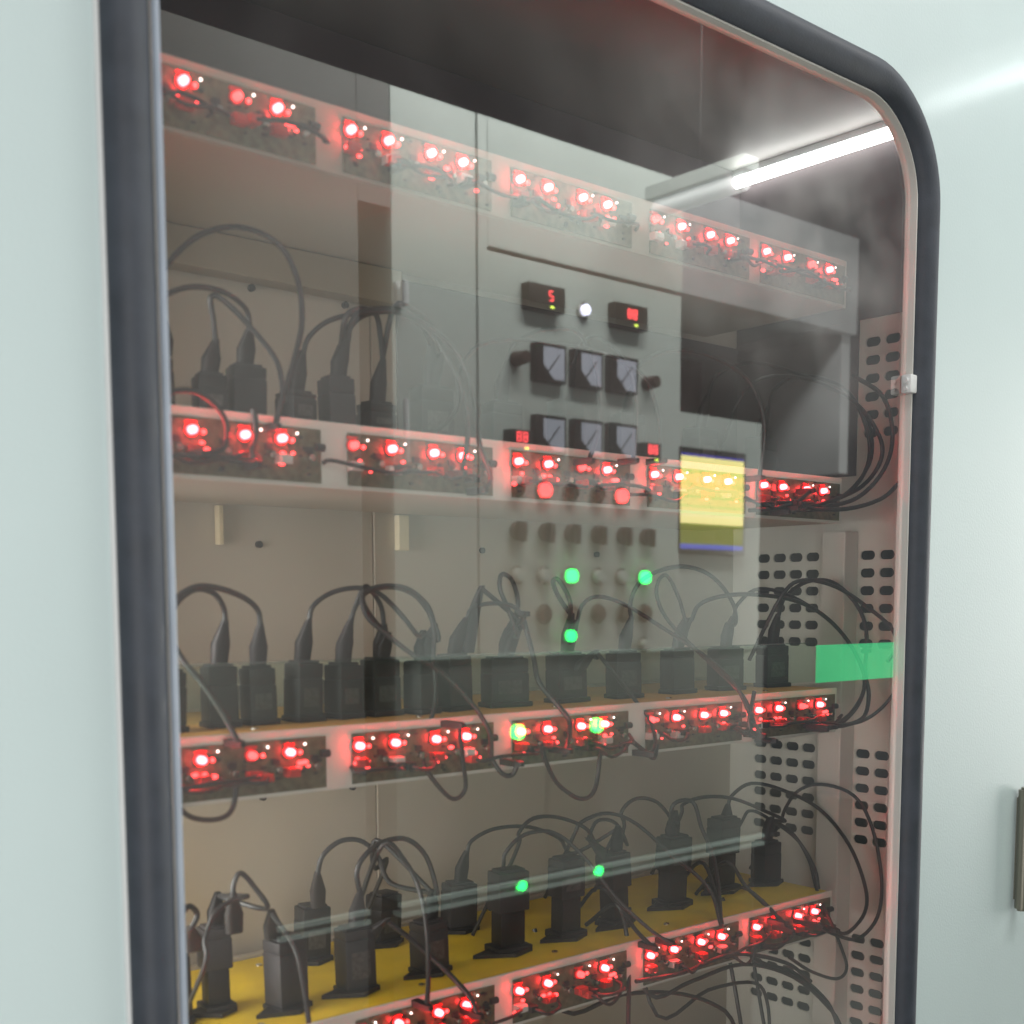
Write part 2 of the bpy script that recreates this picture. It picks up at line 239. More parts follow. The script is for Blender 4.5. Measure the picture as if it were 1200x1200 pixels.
CABLES = {
 1: [
  [(0.5834,0.155,0.253),(0.5794,0.1512,0.274),(0.5745,0.1456,0.2941),(0.5862,0.142,0.2921),(0.6093,0.1298,0.2666),(0.6284,0.1149,0.2341),(0.6267,0.1,0.195)],
  [(0.6209,0.155,0.2698),(0.6148,0.1513,0.2899),(0.5876,0.1445,0.3008),(0.5501,0.1351,0.2979),(0.5201,0.1263,0.2845),(0.5044,0.12,0.2694)],
  [(0.5094,0.13,0.2873),(0.5254,0.1265,0.3163),(0.5532,0.1207,0.3434),(0.5895,0.1137,0.3558),(0.6258,0.1055,0.3458),(0.6419,0.0972,0.3147),(0.6409,0.0874,0.2724),(0.6262,0.078,0.2327),(0.6051,0.0669,0.1889),(0.5934,0.06,0.1632)],
  [(0.6811,0.155,0.2549),(0.6871,0.1526,0.2726),(0.7079,0.1475,0.2911),(0.7445,0.1389,0.3038),(0.7861,0.128,0.3082),(0.8221,0.1157,0.2916),(0.8471,0.1031,0.264),(0.8531,0.0869,0.217),(0.847,0.0705,0.1693),(0.8507,0.0563,0.1321),(0.8339,0.05,0.1171)],
  [(0.7363,0.155,0.277),(0.7392,0.1526,0.2912),(0.7555,0.1474,0.3051),(0.7873,0.1377,0.31),(0.8175,0.1249,0.2961),(0.8359,0.1068,0.2586),(0.8407,0.0876,0.2158),(0.829,0.0683,0.1721),(0.8055,0.05,0.1331)],
  [(0.7805,0.155,0.2585),(0.7754,0.1517,0.2845),(0.7662,0.1473,0.3067),(0.7423,0.1435,0.3078),(0.724,0.14,0.2957)],
  [(0.845,0.155,0.2852),(0.8282,0.1525,0.3057),(0.8008,0.149,0.3157),(0.7644,0.1445,0.3113),(0.7345,0.14,0.2973)],
  [(0.8628,0.155,0.2781),(0.8457,0.1508,0.3033),(0.8189,0.1457,0.3161),(0.7856,0.14,0.3155)],
  [(0.8538,0.12,0.2117),(0.8536,0.1163,0.2483),(0.8727,0.1114,0.2795),(0.91,0.106,0.293),(0.9664,0.0973,0.2955),(1.0368,0.0858,0.2933),(1.0996,0.0738,0.2735),(1.1165,0.0638,0.2316),(1.1102,0.05,0.1687)],
  [(0.9567,0.155,0.2803),(0.9633,0.1501,0.3031),(1.0019,0.1377,0.3222),(1.0433,0.1225,0.3196),(1.0507,0.1002,0.2692),(1.0264,0.0715,0.2038),(0.9899,0.05,0.1599)],
  [(1.0622,0.155,0.2882),(1.0671,0.148,0.3135),(1.0878,0.1393,0.3253),(1.1147,0.1213,0.3003),(1.1092,0.0931,0.2444),(1.062,0.05,0.1652)],
  [(1.1719,0.155,0.2799),(1.1777,0.1502,0.307),(1.2264,0.1387,0.3278),(1.2907,0.121,0.3224),(1.3381,0.1011,0.2918),(1.3386,0.0783,0.2329),(1.2964,0.05,0.1605)],
  [(1.3133,0.155,0.2787),(1.3264,0.1516,0.3084),(1.3885,0.1432,0.332),(1.4851,0.128,0.3238),(1.577,0.1037,0.2944),(1.577,0.0581,0.2404),(1.577,0.0541,0.2034),(1.5557,0.0705,0.1665),(1.4526,0.055,0.1381),(1.3566,0.04,0.1232)],
  [(1.4427,0.155,0.2744),(1.4524,0.1511,0.3051),(1.505,0.1431,0.3282),(1.577,0.1193,0.3148),(1.577,0.0804,0.2548),(1.577,0.0745,0.2051),(1.5544,0.0843,0.1648),(1.4616,0.0686,0.1346),(1.3514,0.05,0.1189)],
  [(1.3611,0.12,0.2968),(1.4801,0.109,0.3148),(1.577,0.0885,0.2803),(1.577,0.069,0.2169),(1.5422,0.0687,0.1716),(1.4659,0.0574,0.1389),(1.3722,0.045,0.131)],
  [(1.577,0.0191,0.1727),(1.5407,0.024,0.1468),(1.4801,0.0316,0.1299),(1.4151,0.0415,0.1249),(1.3694,0.05,0.1311)],
  [(1.4702,0.03,0.3091),(1.5466,0.0324,0.2887),(1.577,0.0352,0.2381),(1.565,0.04,0.1892),(1.5085,0.0447,0.1463),(1.4266,0.05,0.1271)],
  [(0.4796,0.06,0.1765),(0.4946,0.0592,0.1853),(0.5157,0.0578,0.186),(0.5335,0.0559,0.1741),(0.5414,0.0542,0.1579),(0.5365,0.0523,0.1383),(0.5128,0.05,0.1309)],
  [(0.577,0.07,0.1785),(0.5768,0.0657,0.1584),(0.5694,0.0594,0.1376),(0.5703,0.055,0.1256)],
  [(1.2767,0.05,0.1176),(1.3241,0.05,0.1221),(1.3786,0.05,0.135),(1.4065,0.05,0.1503)],
 ],
 2: [
  [(0.581,0.145,-0.0218),(0.5776,0.141,-0.0065),(0.5636,0.1343,0.0078),(0.5399,0.1256,0.0109),(0.5159,0.1141,-0.0022),(0.5011,0.1,-0.0243)],
  [(0.6197,0.145,-0.0266),(0.6158,0.1424,-0.0092),(0.5977,0.1381,0.0037),(0.5666,0.1308,0.0128),(0.5391,0.1239,0.0133),(0.5151,0.116,0.0002),(0.5023,0.1063,-0.0244),(0.5093,0.094,-0.0521),(0.5239,0.0799,-0.0776),(0.5361,0.0644,-0.1061),(0.5436,0.05,-0.1327)],
  [(0.6764,0.145,-0.0229),(0.681,0.1434,-0.005),(0.7031,0.1401,0.0093),(0.7324,0.1359,0.014),(0.7568,0.1318,0.0077),(0.7803,0.1259,-0.0145),(0.7987,0.12,-0.038)],
  [(0.7279,0.145,-0.0235),(0.733,0.1441,-0.007),(0.7474,0.1424,0.0095),(0.7768,0.1399,0.0153),(0.8055,0.137,0.007),(0.8261,0.1335,-0.0168),(0.834,0.13,-0.0436)],
  [(0.7707,0.145,-0.0286),(0.7666,0.1434,-0.0071),(0.7533,0.1413,0.0096),(0.7404,0.14,0.0132)],
  [(0.766,0.13,-0.0376),(0.7427,0.1276,-0.0161),(0.7305,0.1249,0.0039),(0.7452,0.1224,0.0149),(0.7754,0.1182,0.0151),(0.8003,0.1136,-0.0006),(0.811,0.1082,-0.0286),(0.8062,0.1021,-0.0611),(0.8012,0.0928,-0.1072),(0.7832,0.0843,-0.1446),(0.7739,0.0781,-0.1711),(0.7834,0.0728,-0.1917),(0.8035,0.0662,-0.2135),(0.8179,0.0621,-0.2042),(0.8106,0.0554,-0.1748),(0.7973,0.045,-0.1314)],
  [(0.8367,0.14,-0.0295),(0.823,0.1371,-0.0034),(0.7909,0.1323,0.0144),(0.7537,0.127,0.015),(0.7291,0.1227,0.0066),(0.7307,0.1175,-0.0159),(0.7525,0.11,-0.0369),(0.7793,0.1011,-0.0584),(0.8116,0.0909,-0.0795),(0.8433,0.0771,-0.116),(0.8568,0.0671,-0.1465),(0.8522,0.06,-0.1693),(0.8621,0.0529,-0.1894),(0.8739,0.0494,-0.1921),(0.8789,0.045,-0.1796)],
  [(0.8857,0.145,-0.0223),(0.8912,0.1422,-0.0085),(0.9141,0.1359,-0.0026),(0.9394,0.1273,-0.0056),(0.949,0.12,-0.0206)],
  [(0.9581,0.145,-0.023),(0.9623,0.1436,-0.0006),(0.951,0.1412,0.0247),(0.9341,0.1397,0.0315),(0.9298,0.1377,0.0144),(0.94,0.1343,-0.0106),(0.9495,0.13,-0.0409)],
  [(0.9601,0.13,-0.0228),(0.9618,0.1149,-0.0661),(0.9583,0.1,-0.0956),(0.9714,0.08,-0.1234),(0.976,0.0656,-0.1427),(0.9519,0.045,-0.1711)],
  [(1.0512,0.145,-0.0186),(1.0265,0.1415,0.0046),(1.0134,0.1379,0.0233),(1.0218,0.1364,0.0254),(1.0345,0.13,-0.0006)],
  [(1.0553,0.14,-0.0271),(1.0623,0.1367,-0.0038),(1.086,0.1322,0.0058),(1.1274,0.1235,-0.006),(1.1824,0.1078,-0.0369),(1.2372,0.0897,-0.0711),(1.2779,0.0724,-0.108),(1.2923,0.0572,-0.1478),(1.303,0.045,-0.1785)],
  [(1.157,0.145,-0.025),(1.1549,0.1447,-0.0006),(1.1716,0.1442,0.025),(1.2112,0.1436,0.0411),(1.2605,0.1428,0.0465),(1.3121,0.1419,0.0334),(1.3531,0.1408,-0.0006),(1.3602,0.14,-0.0305)],
  [(1.2607,0.145,-0.026),(1.2414,0.1402,0.0051),(1.2117,0.1332,0.0331),(1.1921,0.13,0.0273),(1.1828,0.124,0.005),(1.1958,0.1129,-0.0283),(1.2456,0.0895,-0.0792),(1.2888,0.0665,-0.1253),(1.2963,0.05,-0.1647)],
  [(1.2728,0.145,-0.0261),(1.2868,0.1423,-0.0041),(1.3329,0.1362,0.0077),(1.3957,0.1268,0.0091),(1.468,0.1144,-0.0006),(1.5243,0.1024,-0.0256),(1.5661,0.0886,-0.0677),(1.577,0.0723,-0.1145),(1.5517,0.0642,-0.1509),(1.4922,0.0529,-0.1753),(1.4408,0.045,-0.1799)],
  [(1.3605,0.145,-0.0246),(1.3693,0.1419,-0.0018),(1.4058,0.1352,0.0176),(1.4694,0.1233,0.0056),(1.5388,0.1051,-0.0321),(1.577,0.0867,-0.0807),(1.577,0.0706,-0.1208),(1.5316,0.059,-0.1583),(1.4608,0.045,-0.1776)],
  [(1.4623,0.145,-0.0218),(1.4727,0.1413,0.0056),(1.5133,0.134,0.0284),(1.5648,0.1255,0.0288),(1.577,0.0921,-0.0018),(1.577,0.0714,-0.0422),(1.577,0.0711,-0.1017),(1.577,0.0641,-0.1396),(1.5613,0.0613,-0.1703),(1.5,0.051,-0.1782),(1.4338,0.04,-0.1754)],
  [(1.4098,0.1,0.0054),(1.4478,0.0924,0.0297),(1.5094,0.078,0.0204),(1.566,0.0576,-0.0118),(1.577,0.0263,-0.0414),(1.577,0.0197,-0.0685),(1.5564,0.02,-0.0865)],
  [(1.577,0.0096,-0.1178),(1.559,0.0268,-0.1527),(1.5189,0.0352,-0.172),(1.4708,0.045,-0.1758)],
  [(1.0717,0.12,-0.0642),(1.1058,0.0934,-0.1178),(1.1176,0.0718,-0.1492),(1.1098,0.0553,-0.174),(1.0902,0.045,-0.1864)],
  [(0.9382,0.074,-0.1647),(0.9488,0.074,-0.1916),(0.9662,0.074,-0.2154),(1.0006,0.074,-0.2352),(1.0245,0.074,-0.2263),(1.0342,0.074,-0.1803)],
  [(0.4867,0.07,-0.1837),(0.5046,0.07,-0.2),(0.5301,0.07,-0.2046),(0.5453,0.07,-0.1965),(0.5513,0.07,-0.1701)],
  [(1.0827,0.07,-0.1711),(1.1055,0.07,-0.1857),(1.1225,0.07,-0.1956),(1.1285,0.07,-0.1788)],
  [(1.3057,0.06,-0.1201),(1.2878,0.0532,-0.1644),(1.3015,0.0496,-0.1787),(1.3267,0.045,-0.1871)],
  [(0.9047,0.14,0.0143),(0.9447,0.1336,-0.0157),(0.9574,0.13,-0.0309)],
 ],
 3: [
  [(0.7378,0.24,-0.3169),(0.7427,0.2361,-0.2947),(0.7619,0.2294,-0.2791),(0.7854,0.2222,-0.2801),(0.8032,0.2134,-0.2984),(0.8129,0.2,-0.3314)],
  [(0.738,0.15,-0.3239),(0.7335,0.1492,-0.2981),(0.7442,0.1481,-0.2802),(0.7683,0.1467,-0.2678),(0.7996,0.145,-0.2696),(0.8241,0.143,-0.2933),(0.836,0.14,-0.3346)],
  [(0.8207,0.22,-0.3101),(0.8021,0.2158,-0.3151),(0.7927,0.2083,-0.2942),(0.7993,0.2,-0.2796)],
  [(0.7615,0.14,-0.2698),(0.7864,0.1316,-0.2912),(0.7956,0.1172,-0.3242),(0.7899,0.0969,-0.363),(0.7736,0.0718,-0.4024),(0.7553,0.05,-0.4311)],
  [(0.7547,0.12,-0.3518),(0.7839,0.1049,-0.381),(0.8074,0.0815,-0.4115),(0.8205,0.0599,-0.4363),(0.8206,0.045,-0.4539)],
  [(0.9648,0.25,-0.3239),(0.9711,0.2472,-0.3076),(1.0027,0.2389,-0.2947),(1.0494,0.2252,-0.2962),(1.0892,0.2105,-0.3139),(1.1058,0.2,-0.3353)],
  [(0.9922,0.18,-0.3081),(0.9932,0.1794,-0.2907),(1.0161,0.178,-0.2746),(1.058,0.1759,-0.2781),(1.1052,0.173,-0.2991),(1.1291,0.17,-0.3338)],
  [(0.9643,0.18,-0.3401),(0.9666,0.1742,-0.3125),(0.9895,0.1635,-0.2901),(1.0268,0.1493,-0.2906),(1.0589,0.1283,-0.3233),(1.0834,0.099,-0.3715),(1.1138,0.0679,-0.4125),(1.1342,0.05,-0.4313)],
  [(1.0873,0.18,-0.307),(1.098,0.1751,-0.2883),(1.1331,0.1632,-0.2794),(1.1697,0.1468,-0.2953),(1.206,0.1182,-0.3362),(1.2424,0.0814,-0.3819),(1.2328,0.05,-0.4265)],
  [(1.1119,0.18,-0.3158),(1.1282,0.1775,-0.291),(1.1603,0.1745,-0.2979),(1.1772,0.17,-0.3286)],
  [(1.1888,0.19,-0.3153),(1.1825,0.1872,-0.2869),(1.2063,0.1831,-0.2701),(1.2432,0.1778,-0.2782),(1.2736,0.17,-0.3108)],
  [(1.3152,0.2,-0.3111),(1.3173,0.1972,-0.2923),(1.3549,0.1898,-0.2841),(1.4073,0.1775,-0.2907),(1.4657,0.16,-0.3154),(1.4943,0.15,-0.3304)],
  [(1.2613,0.17,-0.3093),(1.2613,0.1624,-0.2806),(1.2885,0.1519,-0.2799),(1.287,0.1341,-0.3135),(1.2869,0.1133,-0.3464),(1.2671,0.0846,-0.3863),(1.2328,0.05,-0.4265)],
  [(1.4206,0.2,-0.3064),(1.4266,0.1971,-0.2899),(1.4597,0.1886,-0.2741),(1.5134,0.1739,-0.2869),(1.577,0.1484,-0.3211),(1.577,0.0921,-0.3692),(1.577,0.0613,-0.4299),(1.577,0.0616,-0.4694),(1.5137,0.0474,-0.4855),(1.4581,0.035,-0.4692)],
  [(1.5423,0.2,-0.3509),(1.5528,0.1954,-0.3244),(1.5737,0.1873,-0.2972),(1.577,0.1463,-0.2821),(1.577,0.0866,-0.2924),(1.577,0.0521,-0.3373),(1.577,0.0335,-0.4121),(1.577,0.0391,-0.4716),(1.5583,0.0599,-0.5052),(1.4758,0.043,-0.4803),(1.4204,0.03,-0.4554)],
  [(1.451,0.2,-0.336),(1.47,0.1961,-0.3179),(1.5112,0.1874,-0.3374),(1.5573,0.1729,-0.3719),(1.577,0.154,-0.4164),(1.5738,0.1392,-0.4594),(1.577,0.1031,-0.5284),(1.577,0.0912,-0.5621),(1.5377,0.0818,-0.568),(1.4481,0.0632,-0.5339),(1.3735,0.045,-0.4952)],
  [(1.4889,0.17,-0.3298),(1.5218,0.1545,-0.3554),(1.5266,0.1284,-0.3917),(1.5032,0.0944,-0.4309),(1.4784,0.045,-0.4749)],
  [(1.1073,0.12,-0.3903),(1.1126,0.1046,-0.4332),(1.0887,0.0773,-0.4783),(1.0551,0.045,-0.5176)],
  [(1.3458,0.14,-0.3709),(1.364,0.1152,-0.4066),(1.3744,0.077,-0.4358),(1.3722,0.045,-0.456)],
  [(1.3603,0.12,-0.4069),(1.3737,0.0841,-0.4297),(1.3593,0.05,-0.4451)],
  [(0.5693,0.12,-0.2936),(0.5706,0.12,-0.2808),(0.5783,0.12,-0.2715),(0.5921,0.12,-0.2867),(0.6059,0.12,-0.3127)],
  [(0.5277,0.1,-0.3509),(0.5293,0.1019,-0.3262),(0.5422,0.105,-0.3036),(0.5621,0.1078,-0.2945),(0.58,0.11,-0.2935)],
  [(0.5138,0.1,-0.3145),(0.5212,0.1,-0.3008),(0.5136,0.1,-0.2911),(0.5048,0.1,-0.2963)],
  [(0.6116,0.12,-0.3181),(0.6273,0.1021,-0.353),(0.6237,0.0801,-0.383),(0.6121,0.05,-0.4151)],
  [(1.0928,0.14,-0.3691),(1.1102,0.1135,-0.3952),(1.1059,0.0828,-0.4163),(1.103,0.05,-0.431)],
  [(1.3023,0.15,-0.3664),(1.2877,0.1084,-0.3996),(1.2345,0.05,-0.4233)],
  [(1.1692,0.12,-0.5225),(1.2459,0.1129,-0.5191),(1.339,0.1002,-0.5106),(1.4376,0.0854,-0.5458),(1.5114,0.0695,-0.6094),(1.5319,0.06,-0.6511)],
  [(1.3573,0.1,-0.5017),(1.4427,0.0894,-0.5414),(1.5068,0.0742,-0.5965),(1.521,0.06,-0.6485)],
  [(1.2179,0.15,-0.5705),(1.3152,0.1422,-0.5528),(1.4089,0.133,-0.56),(1.4323,0.127,-0.5999),(1.4207,0.12,-0.641)],
  [(1.0426,0.15,-0.5253),(1.1443,0.1434,-0.5229),(1.2522,0.1341,-0.5436),(1.334,0.1259,-0.5842),(1.3658,0.12,-0.6279)],
  [(1.0833,0.06,-0.4731),(1.1681,0.0583,-0.4788),(1.2663,0.0554,-0.4721),(1.3734,0.0522,-0.5041),(1.4307,0.05,-0.5424)],
 ],
}
# ------------------------------------------------------------------ the setting
b = B(); b.box(-6, 9, -7, 3, -1.76, -1.70); o = b.build('floor', 'floor'); o['kind'] = 'structure'

# ------------------------------------------------------------------ the test chamber
WX0, WX1, WZ0, WZ1, WR = .410, 1.608, -1.02, .712, .165     # window opening, outer edge of its rubber seal
def rrect(x0, x1, z0, z1, r, n=14):
    P = []
    for cx, cz, a0 in ((x1 - r, z1 - r, 0), (x0 + r, z1 - r, 90), (x0 + r, z0 + r, 180), (x1 - r, z0 + r, 270)):
        for k in range(n + 1):
            a = math.radians(a0 + 90 * k / n); P.append((cx + r * math.cos(a), cz + r * math.sin(a), math.cos(a), math.sin(a)))
    return P
def sweep_frame(prof, inset=0, name='frame', m='rubber', parent=None):
    # prof: (inward offset, y) closed profile swept round the window
    P = rrect(WX0, WX1, WZ0, WZ1, WR); bb = B(); rings = []
    for (d, y) in prof:
        rings.append([bb.bm.verts.new((x - nx * (d + inset), y, z - nz * (d + inset))) for x, z, nx, nz in P])
    n = len(P); k = len(prof)
    for i in range(k):
        a, c = rings[i], rings[(i + 1) % k]
        for j in range(n): bb.bm.faces.new((a[j], a[(j + 1) % n], c[(j + 1) % n], c[j]))
    return bb.build(name, m, parent, smooth=True)
chamber = thing('test_chamber', 'pale mint steel test chamber with a black rubber sealed window', 'test chamber', (0, 0, 0))
# front panel with the window cut out
b = B(); X0, X1, Z0, Z1 = -1.2, 3.4, -1.70, 1.45
P = rrect(WX0 + .004, WX1 - .004, WZ0 + .004, WZ1 - .004, WR - .004)
def outer(x, z, nx, nz):
    cx, cz = (WX0 + WX1) / 2, (WZ0 + WZ1) / 2
    dx, dz = x - cx, z - cz
    t = min(((X1 if dx > 0 else X0) - cx) / dx if abs(dx) > 1e-6 else 1e9, ((Z1 if dz > 0 else Z0) - cz) / dz if abs(dz) > 1e-6 else 1e9)
    return (cx + dx * t, cz + dz * t)
for y in (0.0, .012):
    inn = [b.bm.verts.new((p[0], y, p[1])) for p in P]
    out_ = []
    for p in P:
        ox, oz = outer(*p); out_.append(b.bm.verts.new((ox, y, oz)))
    n = len(P)
    for j in range(n): b.bm.faces.new((inn[j], inn[(j + 1) % n], out_[(j + 1) % n], out_[j]))
    # the four corners
    for cxn, czn in ((X1, Z1), (X0, Z1), (X0, Z0), (X1, Z0)):
        best = None
        for j in range(n):
            a, c = out_[j].co, out_[(j + 1) % n].co
            if (abs(a.x - cxn) < 1e-5) != (abs(c.x - cxn) < 1e-5) and (abs(a.z - czn) < 1e-5) != (abs(c.z - czn) < 1e-5): best = j; 
            if best == j:
                cv = b.bm.verts.new((cxn, y, czn)); b.bm.faces.new((out_[j], out_[(j + 1) % n], cv)); break
b.build('front_panel', 'mint_paint', chamber)
# rubber seal: rounded bead, groove, flat inner lip
prof = [(0, .0), (.001, -.008), (.005, -.0145), (.010, -.018), (.016, -.0198), (.022, -.0195), (.028, -.0178), (.034, -.0142), (.039, -.009), (.0418, -.003), (.0425, .0064), (0, .0064)]
sweep_frame(prof, 0, 'window_seal', 'rubber', chamber)
b = B(); b.cyl((WX0 + .0455, -.0075, -.2), (0, 0, 1), .0034, 1.44, 12); b.build('seal_highlight', 'seal_glint', chamber, True)  # pale rod stands in for the highlight on the seal's crest
sweep_frame([(-.0030, -.0002), (-.0026, -.0030), (-.0008, -.0042), (.0006, -.0040), (.0008, -.0002)], 0, 'seal_rim_highlight', 'housing', chamber)  # pale ring paints in the bright highlight along the seal's edge
sweep_frame([(.0428, -.003), (.0450, -.003), (.0458, .014), (.043, .016), (.030, .016), (.030, .0115), (.0428, .0115)], 0, 'inner_frame', 'frame_paint', chamber)
# window glass
b = B(); P = rrect(WX0 + .0435, WX1 - .0435, WZ0 + .0435, WZ1 - .0435, WR - .0435)
b.loft([[(x, .0065, z) for x, z, _, _ in P], [(x, .0105, z) for x, z, _, _ in P]])
b.build('window_glass', 'window_glass', chamber)
# inside panels
IX0, IX1, IY, IZ0, IZ1 = .33, 1.620, .362, -1.12, .690
b = B()
for x0, x1, dy in ((IX0, .598, 0), (.600, .902, .003), (.904, 1.198, 0), (1.200, IX1, .003)): b.box(x0, x1, IY + dy, IY + .02, IZ0, IZ1)
b.build('back_panel', 'steel_panel', chamber)
b = B()
for x, z in ((.7347, .368), (.864, .368), (.7373, .068), (.9506, .072), (.9514, -.083), (1.0818, -.084), (.735, -.24), (.864, -.24), (1.08, .37), (1.08, .07), (1.30, -.084), (1.30, .07)):
    b.cyl((x, IY - .0012, z), (0, 1, 0), .0042, .005, 12)
b.build('screw', 'chip', chamber)['kind'] = 'stuff'
b = B(); b.box(IX0, IX1, .03, IY, IZ1, IZ1 + .015); b.build('ceiling_panel', 'steel_ceiling', chamber)
b = B(); b.box(IX0 - .015, IX0, .03, IY, IZ0, IZ1); b.box(IX0, IX1, .03, IY, IZ0 - .015, IZ0); b.build('inner_shell', 'steel_side', chamber)
b = B(); b.box(IX0 + .002, .93, .330, IY - .001, .372, .4145, .002); b.build('shade_band', 'shade_tan', chamber)  # tan box stands in for the shade under the top shelf
for q_ in ((.934, .950, .066, .1115), (.680, .686, .066, .1115), (.772, .788, -.235, -.195)):
    b = B(); b.box(q_[0], q_[1], .350, IY - .001, q_[2], q_[3], .001); b.build('reflection_bar', 'reflection_beige', chamber)  # beige bars stand in for small reflections in the glass
# perforated side panel: oblong slots cut through
sp = B(); NR = 16
def slot_loop(cy, cz, L, H):
    r = H / 2; pts = []
    for k in range(NR):
        a = 2 * math.pi * (k + .5) / NR; c, s_ = math.cos(a), math.sin(a)
        pts.append((cy + (L / 2 - r) * (1 if c > 0 else -1) + r * c, cz + r * s_))
    return pts
def cell(y0, y1, z0, z1, hole):
    if not hole:
        sp.bm.faces.new([sp.bm.verts.new((IX1, y, z)) for y, z in ((y0, z0), (y1, z0), (y1, z1), (y0, z1))]); return
    cy, cz = (y0 + y1) / 2, (z0 + z1) / 2; lp = slot_loop(cy, cz, .0262, .0142)
    per = [(y1, z0), (y1, cz - .004), (y1, cz + .004), (y1, z1)]
    inn = [sp.bm.verts.new((IX1, y, z)) for y, z in lp]; back = [sp.bm.verts.new((IX1 + .003, y, z)) for y, z in lp]
    o_ = []
    for k, (y, z) in enumerate(lp):
        a = 2 * math.pi * (k + .5) / NR; c, s_ = math.cos(a), math.sin(a); t = min((y1 - y0) / 2 / abs(c), (z1 - z0) / 2 / abs(s_))
        o_.append((cy + c * t, cz + s_ * t))
    # snap the ones nearest each corner on to the corner
    for qy, qz in ((y0, z0), (y1, z0), (y1, z1), (y0, z1)):
        j = min(range(NR), key=lambda k: (o_[k][0] - qy) ** 2 + (o_[k][1] - qz) ** 2); o_[j] = (qy, qz)
    ov = [sp.bm.verts.new((IX1, y, z)) for y, z in o_]
    for k in range(NR):
        j = (k + 1) % NR
        sp.bm.faces.new((inn[k], inn[j], ov[j], ov[k])); sp.bm.faces.new((inn[k], inn[j], back[j], back[k]))
ys = [(.012, .0165, 0)] + [(.0165 + .034 * k, .0505 + .034 * k, 1) for k in range(3)] + [(.1185, .187, 0)] + [(.187 + .0325 * k, .2195 + .0325 * k, 1) for k in range(4)] + [(.317, IY + .02, 0)]
zs = []; z = IZ0
for top in (-.512, -.2205, .083, .399, .70):
    g0 = top - 6 * .0268
    if top == .70: g0 = None
    if g0 is None: zs.append((z, IZ1, 0)); break
    zs.append((z, g0, 0))
    for k in range(6): zs.append((g0 + .0268 * k, g0 + .0268 * (k + 1), 1))
    z = top
for y0, y1, hy in ys:
    for z0, z1, hz in zs: cell(y0, y1, z0, z1, hy and hz)
bmesh.ops.remove_doubles(sp.bm, verts=sp.bm.verts, dist=1e-5)
sp.build('perforated_side_panel', 'steel_side', chamber)
b = B(); b.box(IX1 - .003, IX1 - .0005, .012, IY, .42, IZ1); b.box(IX1 - .003, IX1 - .0005, .125, IY, .19, .4195); b.build('side_shade_sheet', 'shade_dark', chamber)  # dark sheets added to keep the dim upper side wall dark
b = B(); b.box(IX0 + .002, IX1 - .004, IY - .004, IY - .0008, .482, IZ1 - .001); b.box(.94, IX1 - .004, IY - .004, IY - .0008, .18, .412); b.build('rear_shade_sheet', 'shade_dark', chamber)  # dark sheets put over the back wall where it lies dim
b = B(); b.box(IX1 + .03, IX1 + .034, .014, IY, IZ0, IZ1); b.build('air_duct', 'dark_void', chamber)
b = B(); b.box(1.585, IX1, .118, .160, IZ0, .105, .002); b.build('upright', 'upright', chamber)
b = B(); b.box(1.549, 1.566, -.010, .0062, .290, .316, .003); b.cyl((1.5475, -.003, .307), (1, 0, 0), .004, .004, 12); b.cyl((1.5475, -.003, .296), (1, 0, 0), .003, .004, 12); b.build('window_clip', 'housing', chamber, True)
b = B(); b.cyl((1.914, -.0125, -.405), (0, 0, 1), .011, .205, 16, bev=.004); b.box(1.910, 1.918, -.012, .0, -.49, -.32)
b.build('door_handle', 'door_bronze', chamber, True)
# lamp along the upper right corner inside
lamp = thing('tube_lamp', 'lit white tube lamp in the upper right corner behind the glass', 'tube lamp', (1.600, .2, .676))
b = B(); b.cyl((0, 0, -.006), (0, 1, 0), .0085, .312, 20, bev=.002); b.build('lamp_tube', 'tube_lamp', lamp, True)
b = B(); b.box(-.004, .019, -.16, .160, .003, .0135, .001); b.build('housing', 'housing', lamp)

# ------------------------------------------------------------------ shelves
def make_shelf(i):
    z = ZT[i]; x0, x1 = IX0 + .002, 1.518
    s = thing('shelf', ['top steel shelf under the chamber ceiling, seen from below', 'second steel shelf from the top with a white front strip', 'third steel shelf from the top, seen almost edge on',
                        'fourth steel shelf from the top with a bright yellow surface', 'lowest steel shelf at the bottom edge of the window'][i], 'shelf', (0, 0, z), 'shelves stacked inside the chamber')
    b = B(); b.box(x0, x1, YF + .0025, .345, -.012, -.003); b.box(x0, x1, .335, .345, -.003, .004); b.build('tray', 'tray', s)
    b = B(); b.box(x0, x1, YF + .003, YF + .006, -.062, -.0125); b.box(x0, x1, YF + .006, .343, -.0625, -.0600); b.build('underside', 'tray', s)
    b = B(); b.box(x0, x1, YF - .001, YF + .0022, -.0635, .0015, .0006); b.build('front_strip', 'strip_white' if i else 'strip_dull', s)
    b = B(); b.box(x0 + .005, x1 - .004, YF + .006, .332, -.0028, .0006); b.build('surface_mat', ['mat_orange', 'mat_orange', 'mat_orange', 'mat_yellow', 'mat_yellow'][i], s)
    b = B()
    for k in range(12): b.cyl((x0 + .06 + k * .1, .30 if k % 2 else .11, .0012), (0, 0, 1), .004, .0022, 10)
    b.build('bolt', 'metal', s)['kind'] = 'stuff'
for i in range(5): make_shelf(i)

